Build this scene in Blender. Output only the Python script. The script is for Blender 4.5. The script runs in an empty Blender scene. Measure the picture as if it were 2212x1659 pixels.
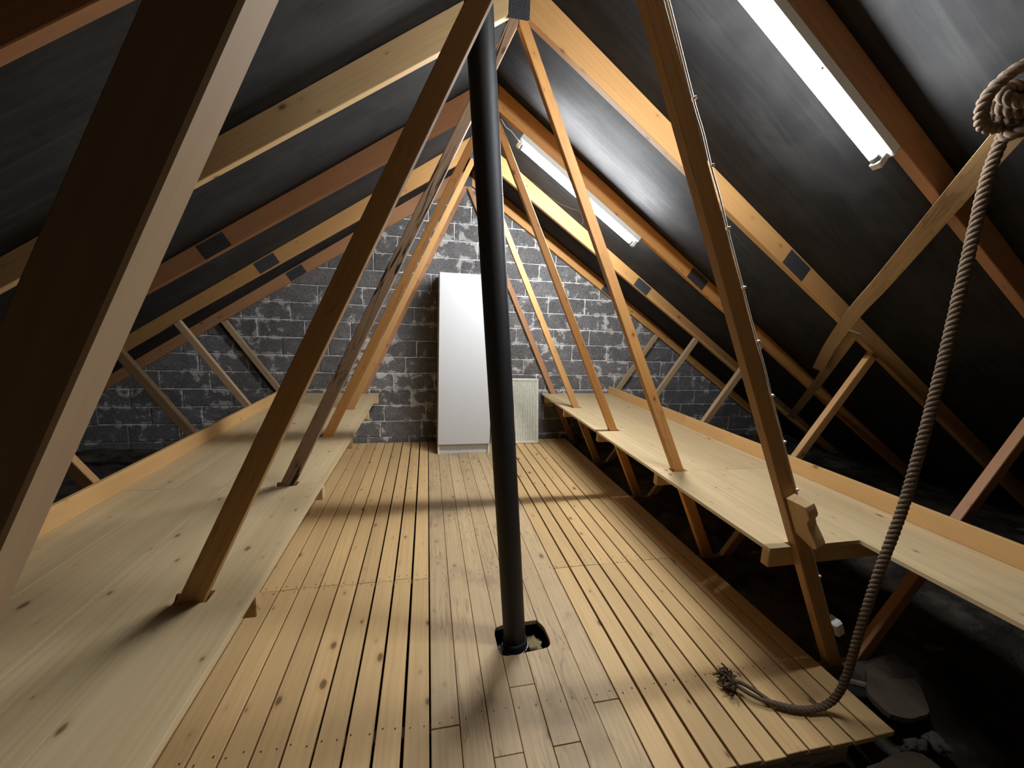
import bpy, bmesh, math, random
from mathutils import Vector, Matrix
random.seed(7)
scene = bpy.context.scene
COL = scene.collection

# ------------------------------------------------------------------ camera, world, exposure
W, H, F = 2212, 1659, 860.0
CAM_H, YAW, PITCH, ROLL = 1.5753, math.radians(12.2206), math.radians(-9.2206), math.radians(2.3131)
_f = Vector((math.sin(YAW)*math.cos(PITCH), math.cos(YAW)*math.cos(PITCH), math.sin(PITCH)))
_r = Vector((math.cos(YAW), -math.sin(YAW), 0)); _u = _r.cross(_f)
_r2 = math.cos(ROLL)*_r + math.sin(ROLL)*_u; _u2 = -math.sin(ROLL)*_r + math.cos(ROLL)*_u
cd = bpy.data.cameras.new('camera'); cam = bpy.data.objects.new('camera', cd); COL.objects.link(cam)
cd.sensor_width = 36.0; cd.lens = F/W*36.0; cd.clip_start = 0.02
M = Matrix((_r2, _u2, -_f)).transposed().to_4x4(); M.translation = Vector((0, 0, CAM_H)); cam.matrix_world = M
scene.camera = cam
world = bpy.data.worlds.new('world'); scene.world = world; world.use_nodes = True
world.node_tree.nodes['Background'].inputs[0].default_value = (0.01, 0.012, 0.016, 1)
world.node_tree.nodes['Background'].inputs[1].default_value = 0.3
TUBE_NEAR, TUBE_FAR = 212.0, 570.0
scene.cycles.max_bounces = 5; scene.cycles.diffuse_bounces = 3; scene.cycles.glossy_bounces = 1
scene.cycles.caustics_reflective = False; scene.cycles.adaptive_threshold = 0.05; scene.cycles.use_light_tree = False; scene.cycles.sample_clamp_indirect = 5.0
vs = scene.view_settings
vs.view_transform = 'Standard'; vs.look = 'None'; vs.gamma = 1.0; vs.use_curve_mapping = False; vs.exposure = 0.0

# ------------------------------------------------------------------ node helpers
def new_mat(name):
    m = bpy.data.materials.new(name); m.use_nodes = True
    nt = m.node_tree; b = nt.nodes['Principled BSDF']
    return m, nt, b
class N:
    def __init__(s, nt): s.nt = nt
    def n(s, t, **kw):
        x = s.nt.nodes.new(t)
        for k, v in kw.items(): setattr(x, k, v)
        return x
    def put(s, sock, v):
        if isinstance(v, bpy.types.NodeSocket): s.nt.links.new(v, sock)
        else: sock.default_value = v
    def math(s, op, a, b=None, c=None, clamp=False):
        x = s.n('ShaderNodeMath', operation=op, use_clamp=clamp)
        for i, v in enumerate((a, b, c)):
            if v is not None: s.put(x.inputs[i], v)
        return x.outputs[0]
    def vmath(s, op, a, b=None):
        x = s.n('ShaderNodeVectorMath', operation=op); s.put(x.inputs[0], a)
        if b is not None: s.put(x.inputs[1], b)
        return x.outputs[0]
    def noise(s, vec, scale=1.0, detail=4.0, rough=0.55, dist=0.0):
        x = s.n('ShaderNodeTexNoise'); s.put(x.inputs['Vector'], vec)
        x.inputs['Scale'].default_value = scale; x.inputs['Detail'].default_value = detail
        x.inputs['Roughness'].default_value = rough; x.inputs['Distortion'].default_value = dist
        return x.outputs[0]
    def smooth(s, v, a, b, lo=0.0, hi=1.0):
        x = s.n('ShaderNodeMapRange', interpolation_type='SMOOTHSTEP'); s.put(x.inputs[0], v)
        s.put(x.inputs[1], a); s.put(x.inputs[2], b); x.inputs[3].default_value = lo; x.inputs[4].default_value = hi
        return x.outputs[0]
    def mix(s, fac, a, b, mode='MIX'):
        x = s.n('ShaderNodeMix', data_type='RGBA', blend_type=mode); s.put(x.inputs[0], fac)
        s.put(x.inputs[6], a if isinstance(a, bpy.types.NodeSocket) else (*a, 1)[:4])
        s.put(x.inputs[7], b if isinstance(b, bpy.types.NodeSocket) else (*b, 1)[:4])
        return x.outputs[2]
    def bump(s, h, strength=0.2, dist=0.01):
        x = s.n('ShaderNodeBump'); s.put(x.inputs['Height'], h)
        x.inputs['Strength'].default_value = strength; x.inputs['Distance'].default_value = dist
        return x.outputs[0]

def wood(name, base, dark, rough=0.6, grain=0.5, knots=0.5, knot_col=(0.10, 0.045, 0.02), var=0.18,
         cracks=0.0, stain=0.0, stain_col=(0.16, 0.12, 0.09), knot_scale=1.0, strips=0.0, coat=0.0):
    m, nt, b = new_mat(name); k = N(nt)
    tc = k.n('ShaderNodeTexCoord').outputs['Object']
    rnd = k.n('ShaderNodeObjectInfo').outputs['Random']
    off = k.n('ShaderNodeCombineXYZ')
    k.put(off.inputs[0], k.math('MULTIPLY', rnd, 57.3)); k.put(off.inputs[1], k.math('MULTIPLY', rnd, 13.7)); k.put(off.inputs[2], k.math('MULTIPLY', rnd, 31.1))
    p = k.vmath('ADD', tc, off.outputs[0])
    g1 = k.noise(k.vmath('MULTIPLY', p, (0.9, 16, 16)), 1, 3, 0.6, 0.8)
    g2 = k.noise(k.vmath('MULTIPLY', p, (4, 130, 130)), 1, 1, 0.6, 0.0)
    g3 = k.noise(k.vmath('MULTIPLY', p, (2.2, 5, 5)), 1, 2, 0.55, 0.0)
    wv = k.n('ShaderNodeTexWave', wave_type='BANDS', bands_direction='Y'); k.put(wv.inputs['Vector'], k.vmath('MULTIPLY', p, (0.10, 1.0, 0.7)))
    wv.inputs['Scale'].default_value = 11.0; wv.inputs['Distortion'].default_value = 7.0; wv.inputs['Detail'].default_value = 1.0; wv.inputs['Detail Scale'].default_value = 1.3
    ring = k.math('MULTIPLY', k.math('POWER', wv.outputs['Fac'], 2.2), k.smooth(g3, 0.3, 0.65, 0.25, 1.0))
    t = k.math('ADD', k.math('MULTIPLY', k.smooth(g1, 0.38, 0.66), 0.50), k.math('ADD', k.math('MULTIPLY', k.smooth(g2, 0.4, 0.7), 0.25), k.math('MULTIPLY', ring, 0.55)))
    col = k.mix(k.math('MULTIPLY', t, grain, clamp=True), base, dark)
    if strips > 0:
        sx = k.n('ShaderNodeSeparateXYZ'); k.put(sx.inputs[0], p)
        st = k.n('ShaderNodeTexWhiteNoise', noise_dimensions='1D'); k.put(st.inputs['W'], k.math('FLOOR', k.math('MULTIPLY', sx.outputs[1], 22.0)))
        col = k.mix(k.math('MULTIPLY', st.outputs['Value'], strips), col, dark)
    # knots
    vo = k.n('ShaderNodeTexVoronoi', feature='F1', voronoi_dimensions='2D')
    sp = k.n('ShaderNodeSeparateXYZ'); k.put(sp.inputs[0], p)
    cp = k.n('ShaderNodeCombineXYZ'); k.put(cp.inputs[0], k.math('MULTIPLY', sp.outputs[0], 4.6*knot_scale))
    k.put(cp.inputs[1], k.math('MULTIPLY', k.math('ADD', sp.outputs[1], k.math('MULTIPLY', sp.outputs[2], 0.8)), 8.5*knot_scale))
    k.put(vo.inputs['Vector'], cp.outputs[0]); vo.inputs['Scale'].default_value = 1.0
    sc_ = k.n('ShaderNodeSeparateColor'); k.put(sc_.inputs[0], vo.outputs['Color'])
    thr = k.math('ADD', 0.012, k.math('MULTIPLY', k.math('POWER', sc_.outputs[0], 3.0), 0.11))
    on = k.math('LESS_THAN', sc_.outputs[1], knots)
    kd = k.math('SUBTRACT', k.math('ADD', vo.outputs['Distance'], k.math('MULTIPLY', k.math('SUBTRACT', g2, 0.5), 0.05)), thr)
    km = k.math('MULTIPLY', k.smooth(kd, 0.03, -0.05), on)
    halo = k.math('MULTIPLY', k.math('MULTIPLY', k.smooth(kd, 0.16, 0.0), on), 0.45)
    col = k.mix(halo, col, dark)
    col = k.mix(k.math('MULTIPLY', km, 0.85), col, knot_col)
    hgt = g2
    if cracks > 0:
        c = k.noise(k.vmath('MULTIPLY', p, (2.2, 24, 24)), 1, 2, 0.55, 0.9)
        cm = k.math('MULTIPLY', k.smooth(k.math('ABSOLUTE', k.math('SUBTRACT', c, 0.5)), 0.02+0.03*cracks, 0.008), k.smooth(g3, 0.50-0.12*cracks, 0.60-0.08*cracks))
        col = k.mix(k.math('MULTIPLY', cm, cracks), col, (0.015, 0.009, 0.006))
        hgt = k.math('SUBTRACT', hgt, k.math('MULTIPLY', cm, 2.0*cracks))
    if stain > 0:
        gp = k.n('ShaderNodeNewGeometry').outputs['Position']
        s1 = k.noise(gp, 2.6, 4, 0.62, 0.3)
        col = k.mix(k.math('MULTIPLY', k.smooth(s1, 0.5, 0.72), stain), col, stain_col)
    vmul = k.math('ADD', 1.0 - var, k.math('MULTIPLY', k.math('FRACT', k.math('MULTIPLY', rnd, 7.77)), 2*var))
    vm2 = k.math('MULTIPLY', vmul, k.math('ADD', 0.86, k.math('MULTIPLY', g3, 0.28)))
    cv = k.n('ShaderNodeCombineXYZ'); [k.put(cv.inputs[i], vm2) for i in range(3)]
    col = k.mix(1.0, col, cv.outputs[0], 'MULTIPLY')
    k.put(b.inputs['Base Color'], col); b.inputs['Roughness'].default_value = rough
    b.inputs['Specular IOR Level'].default_value = 0.35
    if cracks > 0.5: k.put(b.inputs['Normal'], k.bump(hgt, 0.25, 0.002))
    return m

def plain(name, col, rough=0.5, metal=0.0, spec=0.5, noise=0.0, nscale=20, bump=0.0):
    m, nt, b = new_mat(name); k = N(nt)
    b.inputs['Roughness'].default_value = rough; b.inputs['Metallic'].default_value = metal
    b.inputs['Specular IOR Level'].default_value = spec
    if noise > 0 or bump > 0:
        tc = k.n('ShaderNodeTexCoord').outputs['Object']; g = k.noise(tc, nscale, 5, 0.6, 0.3)
        if noise > 0:
            k.put(b.inputs['Base Color'], k.mix(k.math('MULTIPLY', k.smooth(g, 0.35, 0.7), noise), col, tuple(c*0.35 for c in col)))
        else: b.inputs['Base Color'].default_value = (*col, 1)
        if bump > 0: k.put(b.inputs['Normal'], k.bump(g, bump, 0.01))
    else: b.inputs['Base Color'].default_value = (*col, 1)
    return m

# ------------------------------------------------------------------ materials
M_FLOOR = wood('floor_pine', (0.66, 0.44, 0.205), (0.48, 0.29, 0.12), 0.55, 0.45, 0.42, (0.13, 0.065, 0.03), 0.10)
M_FLOOR_OLD = wood('floor_aged', (0.54, 0.385, 0.215), (0.37, 0.25, 0.13), 0.6, 0.55, 0.35, (0.14, 0.09, 0.055), 0.10, stain=0.55, stain_col=(0.235, 0.165, 0.10), cracks=0.3)
M_SHELF = wood('shelf_pine', (0.62, 0.475, 0.275), (0.47, 0.325, 0.165), 0.55, 0.5, 0.40, (0.15, 0.08, 0.04), 0.06, strips=0.35, knot_scale=1.25)
M_LIP = wood('lip_pine', (0.63, 0.385, 0.16), (0.50, 0.285, 0.10), 0.55, 0.4, 0.4, (0.16, 0.07, 0.03), 0.05)
M_TRUSS = wood('truss_pine', (0.60, 0.30, 0.095), (0.44, 0.195, 0.055), 0.55, 0.5, 0.45, (0.12, 0.045, 0.018), 0.08, cracks=0.25)
M_TRUSS_PALE = wood('truss_pine_pale', (0.45, 0.245, 0.09), (0.335, 0.165, 0.052), 0.55, 0.45, 0.5, (0.13, 0.05, 0.02), 0.06)
M_TRUSS_RED = wood('truss_pine_red', (0.40, 0.20, 0.095), (0.28, 0.125, 0.055), 0.6, 0.5, 0.45, (0.09, 0.035, 0.018), 0.08)
M_TRUSS_GREY = wood('truss_pine_weathered', (0.34, 0.215, 0.125), (0.22, 0.13, 0.075), 0.7, 0.7, 0.45, (0.08, 0.04, 0.022), 0.06, cracks=1.0)
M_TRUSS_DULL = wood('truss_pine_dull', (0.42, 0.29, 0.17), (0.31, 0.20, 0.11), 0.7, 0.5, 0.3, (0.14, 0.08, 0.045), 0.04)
M_TRUSS_BROWN = wood('truss_pine_brown', (0.50, 0.295, 0.125), (0.36, 0.19, 0.07), 0.6, 0.5, 0.4, (0.11, 0.045, 0.02), 0.05, cracks=0.2)
M_BRACE = wood('brace_pine', (0.42, 0.275, 0.135), (0.30, 0.18, 0.08), 0.65, 0.6, 0.35, (0.12, 0.06, 0.03), 0.05, cracks=0.3)
M_BEARER = wood('bearer_pine', (0.62, 0.42, 0.21), (0.47, 0.29, 0.13), 0.6, 0.45, 0.4, (0.15, 0.075, 0.035), 0.05)
M_JOIST = wood('joist_wood', (0.24, 0.175, 0.115), (0.14, 0.10, 0.065), 0.7, 0.6, 0.3, (0.07, 0.04, 0.025), 0.1)
M_EDGE = wood('edge_joist_wood', (0.40, 0.33, 0.25), (0.26, 0.20, 0.15), 0.8, 0.7, 0.3, (0.1, 0.07, 0.05), 0.05, cracks=0.6)
M_WHITE = plain('white_laminate', (0.59, 0.595, 0.60), 0.35, 0, 0.4)
M_WHITE_EDGE = plain('white_edge', (0.78, 0.75, 0.68), 0.45)
M_METAL_WHITE = plain('white_enamel', (0.80, 0.80, 0.78), 0.35)
M_RAD = plain('radiator_enamel', (0.80, 0.79, 0.68), 0.45, noise=0.25, nscale=25)
M_PIPE = plain('black_plastic', (0.014, 0.014, 0.017), 0.58, 0, 0.4, bump=0.05, nscale=60)
M_STEEL = plain('steel', (0.45, 0.44, 0.42), 0.35, 1.0)
M_PLASTIC = plain('white_plastic', (0.86, 0.86, 0.84), 0.4)
M_CABLE = plain('cable_plastic', (0.60, 0.58, 0.54), 0.5)
M_WIRE = plain('wire_thin', (0.35, 0.34, 0.33), 0.5)
M_BACKWALL = plain('render_grey', (0.10, 0.095, 0.09), 0.9, noise=0.5, nscale=3)
M_DARK = plain('ground_dark', (0.045, 0.038, 0.032), 0.95, noise=0.6, nscale=4)
M_RUBBLE = plain('rubble', (0.10, 0.085, 0.07), 0.9, noise=0.8, nscale=18, bump=0.6)
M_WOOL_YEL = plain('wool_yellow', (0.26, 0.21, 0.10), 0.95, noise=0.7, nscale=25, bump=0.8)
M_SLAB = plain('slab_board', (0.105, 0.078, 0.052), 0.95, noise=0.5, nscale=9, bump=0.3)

def mat_block():
    m, nt, b = new_mat('block_concrete'); k = N(nt)
    gp = k.n('ShaderNodeNewGeometry').outputs['Position']
    gen = k.n('ShaderNodeTexCoord').outputs['Generated']
    rnd = k.n('ShaderNodeObjectInfo').outputs['Random']
    s = k.n('ShaderNodeSeparateXYZ'); k.put(s.inputs[0], gen)
    ex = k.math('MULTIPLY', k.math('MINIMUM', s.outputs[0], k.math('SUBTRACT', 1.0, s.outputs[0])), 0.49)
    ez = k.math('MULTIPLY', k.math('MINIMUM', s.outputs[2], k.math('SUBTRACT', 1.0, s.outputs[2])), 0.19)
    top = k.math('MULTIPLY', k.math('SUBTRACT', 1.0, s.outputs[2]), 0.19)
    edge = k.math('MINIMUM', ex, ez)
    fine = k.noise(gp, 55, 2, 0.7)
    mid = k.noise(gp, 9, 4, 0.62, 0.3)
    big = k.noise(gp, 1.7, 3, 0.5, 0.4)
    base = k.mix(k.smooth(fine, 0.3, 0.75), (0.085, 0.082, 0.084), (0.19, 0.183, 0.182))
    base = k.mix(k.math('MULTIPLY', k.smooth(mid, 0.4, 0.7), 0.45), base, (0.24, 0.23, 0.226))
    # mortar smears: irregular blotches, more of them along the joints
    edgef = k.smooth(edge, 0.045, 0.0)
    blot = k.math('ADD', k.math('ADD', mid, k.math('MULTIPLY', edgef, 0.11)), k.math('MULTIPLY', k.math('SUBTRACT', big, 0.5), 0.5))
    mm = k.smooth(blot, 0.59, 0.68)
    mm = k.math('MULTIPLY', mm, k.smooth(fine, 0.25, 0.55, 0.45, 1.0))
    base = k.mix(k.math('MULTIPLY', mm, 0.62), base, (0.64, 0.62, 0.60))
    v = k.math('ADD', 0.82, k.math('MULTIPLY', rnd, 0.36))
    cv = k.n('ShaderNodeCombineXYZ'); [k.put(cv.inputs[i], v) for i in range(3)]
    base = k.mix(1.0, base, cv.outputs[0], 'MULTIPLY')
    k.put(b.inputs['Base Color'], base); b.inputs['Roughness'].default_value = 0.9; b.inputs['Specular IOR Level'].default_value = 0.2
    k.put(b.inputs['Normal'], k.bump(fine, 0.5, 0.003))
    return m
M_BLOCK = mat_block()
def mat_mortar():
    m, nt, b = new_mat('mortar'); k = N(nt)
    gp = k.n('ShaderNodeNewGeometry').outputs['Position']
    g = k.noise(gp, 14, 5, 0.65); f = k.noise(gp, 70, 3, 0.6)
    c = k.mix(k.smooth(g, 0.38, 0.62), (0.48, 0.465, 0.45), (0.86, 0.84, 0.81))
    k.put(b.inputs['Base Color'], c); b.inputs['Roughness'].default_value = 0.95
    k.put(b.inputs['Normal'], k.bump(f, 0.5, 0.004)); return m
M_MORTAR = mat_mortar()
def mat_felt():
    m, nt, b = new_mat('roofing_felt'); k = N(nt)
    tc = k.n('ShaderNodeTexCoord').outputs['Object']
    st = k.noise(k.vmath('MULTIPLY', tc, (1.6, 24, 1)), 1, 3, 0.65, 0.6)
    bl = k.noise(tc, 3.1, 3, 0.6, 0.5); fn = k.noise(tc, 120, 1, 0.6)
    c = k.mix(k.smooth(st, 0.4, 0.75), (0.018, 0.0175, 0.0185), (0.029, 0.0283, 0.0275))
    c = k.mix(k.math('MULTIPLY', k.smooth(bl, 0.4, 0.7), 0.6), c, (0.036, 0.035, 0.034))
    k.put(b.inputs['Base Color'], c)
    k.put(b.inputs['Roughness'], k.math('ADD', 0.66, k.math('MULTIPLY', fn, 0.2))); b.inputs['Specular IOR Level'].default_value = 0.12
    k.put(b.inputs['Normal'], k.bump(st, 0.2, 0.005)); return m
M_FELT = mat_felt()
def mat_plate():
    m, nt, b = new_mat('nail_plate_steel'); k = N(nt)
    tc = k.n('ShaderNodeTexCoord').outputs['Object']
    br = k.n('ShaderNodeTexBrick'); k.put(br.inputs['Vector'], tc); br.inputs['Scale'].default_value = 1.0
    br.inputs['Brick Width'].default_value = 0.020; br.inputs['Row Height'].default_value = 0.008; br.inputs['Mortar Size'].default_value = 0.0018
    br.inputs['Color1'].default_value = (0.012, 0.012, 0.014, 1); br.inputs['Color2'].default_value = (0.035, 0.035, 0.04, 1); br.inputs['Mortar'].default_value = (0.15, 0.15, 0.16, 1)
    k.put(b.inputs['Base Color'], br.outputs['Color']); b.inputs['Metallic'].default_value = 0.6; b.inputs['Roughness'].default_value = 0.5
    k.put(b.inputs['Normal'], k.bump(br.outputs['Fac'], 0.6, 0.002)); return m
M_PLATE = mat_plate()
def mat_rope():
    m, nt, b = new_mat('hemp_rope'); k = N(nt)
    tc = k.n('ShaderNodeTexCoord').outputs['Object']; g = k.noise(tc, 260, 3, 0.7); g2 = k.noise(tc, 9, 3, 0.6)
    c = k.mix(k.smooth(g, 0.3, 0.7), (0.09, 0.06, 0.04), (0.20, 0.145, 0.10))
    c = k.mix(k.math('MULTIPLY', g2, 0.5), c, (0.14, 0.105, 0.08))
    k.put(b.inputs['Base Color'], c); b.inputs['Roughness'].default_value = 0.9; b.inputs['Specular IOR Level'].default_value = 0.15
    k.put(b.inputs['Normal'], k.bump(g, 0.5, 0.002)); return m
M_ROPE = mat_rope()
def mat_wool():
    m, nt, b = new_mat('loose_wool'); k = N(nt)
    tc = k.n('ShaderNodeTexCoord').outputs['Object']; g = k.noise(tc, 5, 6, 0.65); f = k.noise(tc, 60, 4, 0.7)
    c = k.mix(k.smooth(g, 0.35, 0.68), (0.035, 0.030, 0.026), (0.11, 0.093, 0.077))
    k.put(b.inputs['Base Color'], c); b.inputs['Roughness'].default_value = 1.0; b.inputs['Specular IOR Level'].default_value = 0.1
    k.put(b.inputs['Normal'], k.bump(f, 0.8, 0.02)); return m
M_WOOL = mat_wool()
def mat_tube(strength):
    m = bpy.data.materials.new('fluorescent_glow'); m.use_nodes = True; nt = m.node_tree; nt.nodes.clear()
    o = nt.nodes.new('ShaderNodeOutputMaterial'); e = nt.nodes.new('ShaderNodeEmission')
    e.inputs[0].default_value = (0.93, 0.97, 1.0, 1); e.inputs[1].default_value = strength
    nt.links.new(e.outputs[0], o.inputs[0]); return m

# ------------------------------------------------------------------ mesh helpers
def link(o, parent=None):
    COL.objects.link(o)
    if parent is not None: o.parent = parent
    return o
def tag(o, label=None, cat=None, group=None, kind=None):
    if label: o['label'] = label
    if cat: o['category'] = cat
    if group: o['group'] = group
    if kind: o['kind'] = kind
    return o
def empty(name, loc=(0, 0, 0), rotz=0.0, label=None, cat=None, group=None, kind=None):
    o = bpy.data.objects.new(name, None); COL.objects.link(o); o.location = loc; o.rotation_euler = (0, 0, rotz)
    o.empty_display_size = 0.1
    return tag(o, label, cat, group, kind)
def finish(bm, name, mat, smooth=False):
    bmesh.ops.recalc_face_normals(bm, faces=bm.faces)
    me = bpy.data.meshes.new(name); bm.to_mesh(me); bm.free(); me.materials.append(mat)
    if smooth:
        for p in me.polygons: p.use_smooth = True
    return me
def bevel(bm, w, seg=1):
    if w > 0: bmesh.ops.bevel(bm, geom=[e for e in bm.edges], offset=w, segments=seg, affect='EDGES', profile=0.5)
def add_prism(bm, pts, z0, z1):
    a = [bm.verts.new((x, y, z0)) for x, y in pts]; b = [bm.verts.new((x, y, z1)) for x, y in pts]
    n = len(pts); bm.faces.new(a[::-1]); bm.faces.new(b)
    for i in range(n): bm.faces.new((a[i], a[(i+1) % n], b[(i+1) % n], b[i]))
def prism(name, pts, z0, z1, frame, mat, parent=None, bev=0.002):
    """polygon pts (in frame x,y) extruded z0..z1 in frame; frame = 4x4 local matrix (relative to parent)"""
    bm = bmesh.new(); add_prism(bm, pts, z0, z1); bmesh.ops.recalc_face_normals(bm, faces=bm.faces); bevel(bm, bev)
    o = bpy.data.objects.new(name, finish(bm, name, mat)); link(o, parent); o.matrix_local = frame
    return o
def frame(origin, ex, ey):
    ex = Vector(ex).normalized(); ey = Vector(ey); ey = (ey - ex*ey.dot(ex)).normalized(); ez = ex.cross(ey)
    m = Matrix((ex, ey, ez)).transposed().to_4x4(); m.translation = Vector(origin); return m
def prism_xz(name, pts, y0, y1, ang, mat, parent=None, bev=0.002):
    """polygon given as (x,z) in the parent's space, extruded y0..y1; local x runs along the angle (grain direction)"""
    ox = sum(p[0] for p in pts)/len(pts); oz = sum(p[1] for p in pts)/len(pts)
    c, s = math.cos(ang), math.sin(ang)
    fr = frame((ox, 0, oz), (c, 0, s), (-s, 0, c))
    q = [((x-ox)*c + (z-oz)*s, -(x-ox)*s + (z-oz)*c) for x, z in pts]
    return prism(name, q, -y1, -y0, fr, mat, parent, bev)
def plank_xy(name, pts, z0, z1, mat, parent=None, bev=0.0015, origin=None):
    """polygon (x,y) in the parent's space, grain along Y"""
    ox, oy = origin or (sum(p[0] for p in pts)/len(pts), sum(p[1] for p in pts)/len(pts))
    fr = frame((ox, oy, 0), (0, 1, 0), (-1, 0, 0))
    return prism(name, [(y-oy, -(x-ox)) for x, y in pts], z0, z1, fr, mat, parent, bev)
def rect(x0, x1, y0, y1): return [(x0, y0), (x1, y0), (x1, y1), (x0, y1)]
def box(name, lo, hi, mat, parent=None, bev=0.002, grain='x'):
    c = [(a+b)/2 for a, b in zip(lo, hi)]; h = [(b-a)/2 for a, b in zip(lo, hi)]
    if grain == 'y': fr = frame(c, (0, 1, 0), (-1, 0, 0)); hx, hy, hz = h[1], h[0], h[2]
    elif grain == 'z': fr = frame(c, (0, 0, 1), (0, 1, 0)); hx, hy, hz = h[2], h[1], h[0]
    else: fr = frame(c, (1, 0, 0), (0, 1, 0)); hx, hy, hz = h
    return prism(name, rect(-hx, hx, -hy, hy), -hz, hz, fr, mat, parent, bev)
def add_tube(bm, pts, r, seg=8, closed_ends=True, radii=None):
    rings = []; prev = None
    pts = [Vector(p) for p in pts]
    for i, p in enumerate(pts):
        t = (pts[min(i+1, len(pts)-1)] - pts[max(i-1, 0)]).normalized()
        if prev is None:
            up = Vector((0, 0, 1)) if abs(t.z) < 0.9 else Vector((1, 0, 0)); n = t.cross(up).normalized()
        else: n = (prev - t*prev.dot(t)).normalized()
        prev = n; b = t.cross(n); rr = radii[i] if radii else r
        rings.append([bm.verts.new(p + rr*(math.cos(2*math.pi*j/seg)*n + math.sin(2*math.pi*j/seg)*b)) for j in range(seg)])
    for a, c in zip(rings, rings[1:]):
        for j in range(seg): bm.faces.new((a[j], a[(j+1) % seg], c[(j+1) % seg], c[j]))
    if closed_ends: bm.faces.new(rings[0][::-1]); bm.faces.new(rings[-1])
def tube(name, pts, r, mat, parent=None, seg=10, radii=None, smooth=True):
    bm = bmesh.new(); add_tube(bm, pts, r, seg, True, radii)
    o = bpy.data.objects.new(name, finish(bm, name, mat, smooth)); link(o, parent); return o
def spline(pts, n):
    """Catmull-Rom through pts, n samples per span"""
    P = [Vector(p) for p in pts]; P = [2*P[0]-P[1]] + P + [2*P[-1]-P[-2]]; out = []
    for i in range(1, len(P)-2):
        for j in range(n):
            t = j/n; a, b, c, d = P[i-1], P[i], P[i+1], P[i+2]
            out.append(0.5*((2*b) + (c-a)*t + (2*a-5*b+4*c-d)*t*t + (3*b-a-3*c+d)*t**3))
    out.append(P[-2]); return out
def resample(pts, step):
    out = [pts[0]]; acc = 0.0
    for a, b in zip(pts, pts[1:]):
        L = (b-a).length
        while acc + L >= step and L > 1e-9:
            t = (step-acc)/L; a = a + (b-a)*t; out.append(a.copy()); L = (b-a).length; acc = 0.0
        acc += L
    return out

# ================================================================== SETTING
XC, D = 0.445, 5.0                      # ridge line, gable wall
APEX, SL = 3.30, 0.664                  # ridge height, roof slope (dz/dx)
ANG = math.atan(SL)
TRUSS_Y = [(4.94, 0.0), (4.103, 0.0), (3.178, 0.0), (2.243, -0.0176), (1.330, -0.0109), (0.400, 0.0)]   # front face, skew

# roof: felt sagging between the trusses
def roof(side):
    ys = []; y = -3.5
    bm = bmesh.new(); NS, NY = 60, 240; L = 5.35/math.cos(ANG); rows = []
    tr = [t[0]+0.022 for t in TRUSS_Y] + [-0.525, -1.45, -2.375, -3.3, 5.9]
    rng = random.Random(3 if side > 0 else 5)
    ph = [(rng.uniform(0, 6.3), rng.uniform(0, 6.3), rng.uniform(2, 5), rng.uniform(0.5, 2.5)) for _ in range(6)]
    for i in range(NS+1):
        s = L*i/NS; row = []
        for j in range(NY+1):
            y = -3.5 + (D+0.02+3.5)*j/NY
            d = min(abs(y-t) for t in tr)
            sag = 0.022*min(1.0, max(0.0, (d-0.02)/0.44))**0.8
            rip = sum(math.sin(y*c*4.0+a+s*e)*math.sin(s*c*1.3+b) for a, b, c, e in ph)/6.0
            sag *= (1.0+0.45*rip); edge = min(1.0, s/0.15)
            row.append(bm.verts.new((s, (y if side > 0 else -y), sag*edge*(1 if side > 0 else 1))))
        rows.append(row)
    for a, b in zip(rows, rows[1:]):
        for j in range(NY): bm.faces.new((a[j], a[j+1], b[j+1], b[j]))
    me = finish(bm, 'ceiling', M_FELT, True)
    o = bpy.data.objects.new('ceiling', me); link(o)
    c, s_ = math.cos(ANG), math.sin(ANG)
    if side > 0: m = Matrix(((c, 0, -s_), (0, 1, 0), (-s_, 0, -c))).to_4x4()
    else: m = Matrix(((-c, 0, s_), (0, -1, 0), (-s_, 0, -c))).to_4x4()
    m.translation = Vector((XC, 0, APEX+0.003)); o.matrix_world = m
    return tag(o, 'black roofing felt on the right-hand roof slope' if side > 0 else 'black roofing felt on the left-hand roof slope', kind='structure')
roof(1); roof(-1)

# gable wall of concrete blocks
wall = empty('wall_far', (0, D, 0), label='grey concrete block gable wall with pale mortar joints', kind='structure')
box('mortar', (-4.7, 0.012, -0.2), (5.6, 0.25, 3.35), M_MORTAR, wall, 0)
ANCH = {-1: [-0.708, -0.217], 0: [-3.205, -2.711, -0.553, -0.057, 4.429], 1: [-3.47, -2.977, -2.477, -0.508, -0.012, 3.592],
        2: [-3.155, -2.657, -2.163, -0.185, 2.791, 3.297, 3.789], 3: [-2.86, -2.369, -1.871, -0.394, 2.024, 2.526, 3.507],
        4: [-2.473, -1.979, -1.234, -0.255, 1.228, 2.206, 3.209], 5: [-1.619, -1.131, 1.884, 2.376], 6: [-1.867, -1.373, -0.876, 1.118, 1.611, 2.111, 2.6],
        7: [-1.513, -0.151, 1.33, 2.323], 8: [-1.221, -0.737, 1.519, 2.02], 9: [0.044, 1.208], 10: [0.389, 1.378], 11: [-0.34, 0.095, 0.592, 1.089],
        12: [0.312], 13: [0.507], 14: [0.2], 15: [0.45]}
_full = {}
def block_mesh(w, h):
    key = (round(w, 2), round(h, 2))
    if key in _full: return _full[key]
    bm = bmesh.new(); add_prism(bm, rect(-w/2, w/2, -0.06, 0.06), -h/2, h/2); bmesh.ops.recalc_face_normals(bm, faces=bm.faces); bevel(bm, 0.006)
    _full[key] = finish(bm, 'concrete_block', M_BLOCK); return _full[key]
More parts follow.
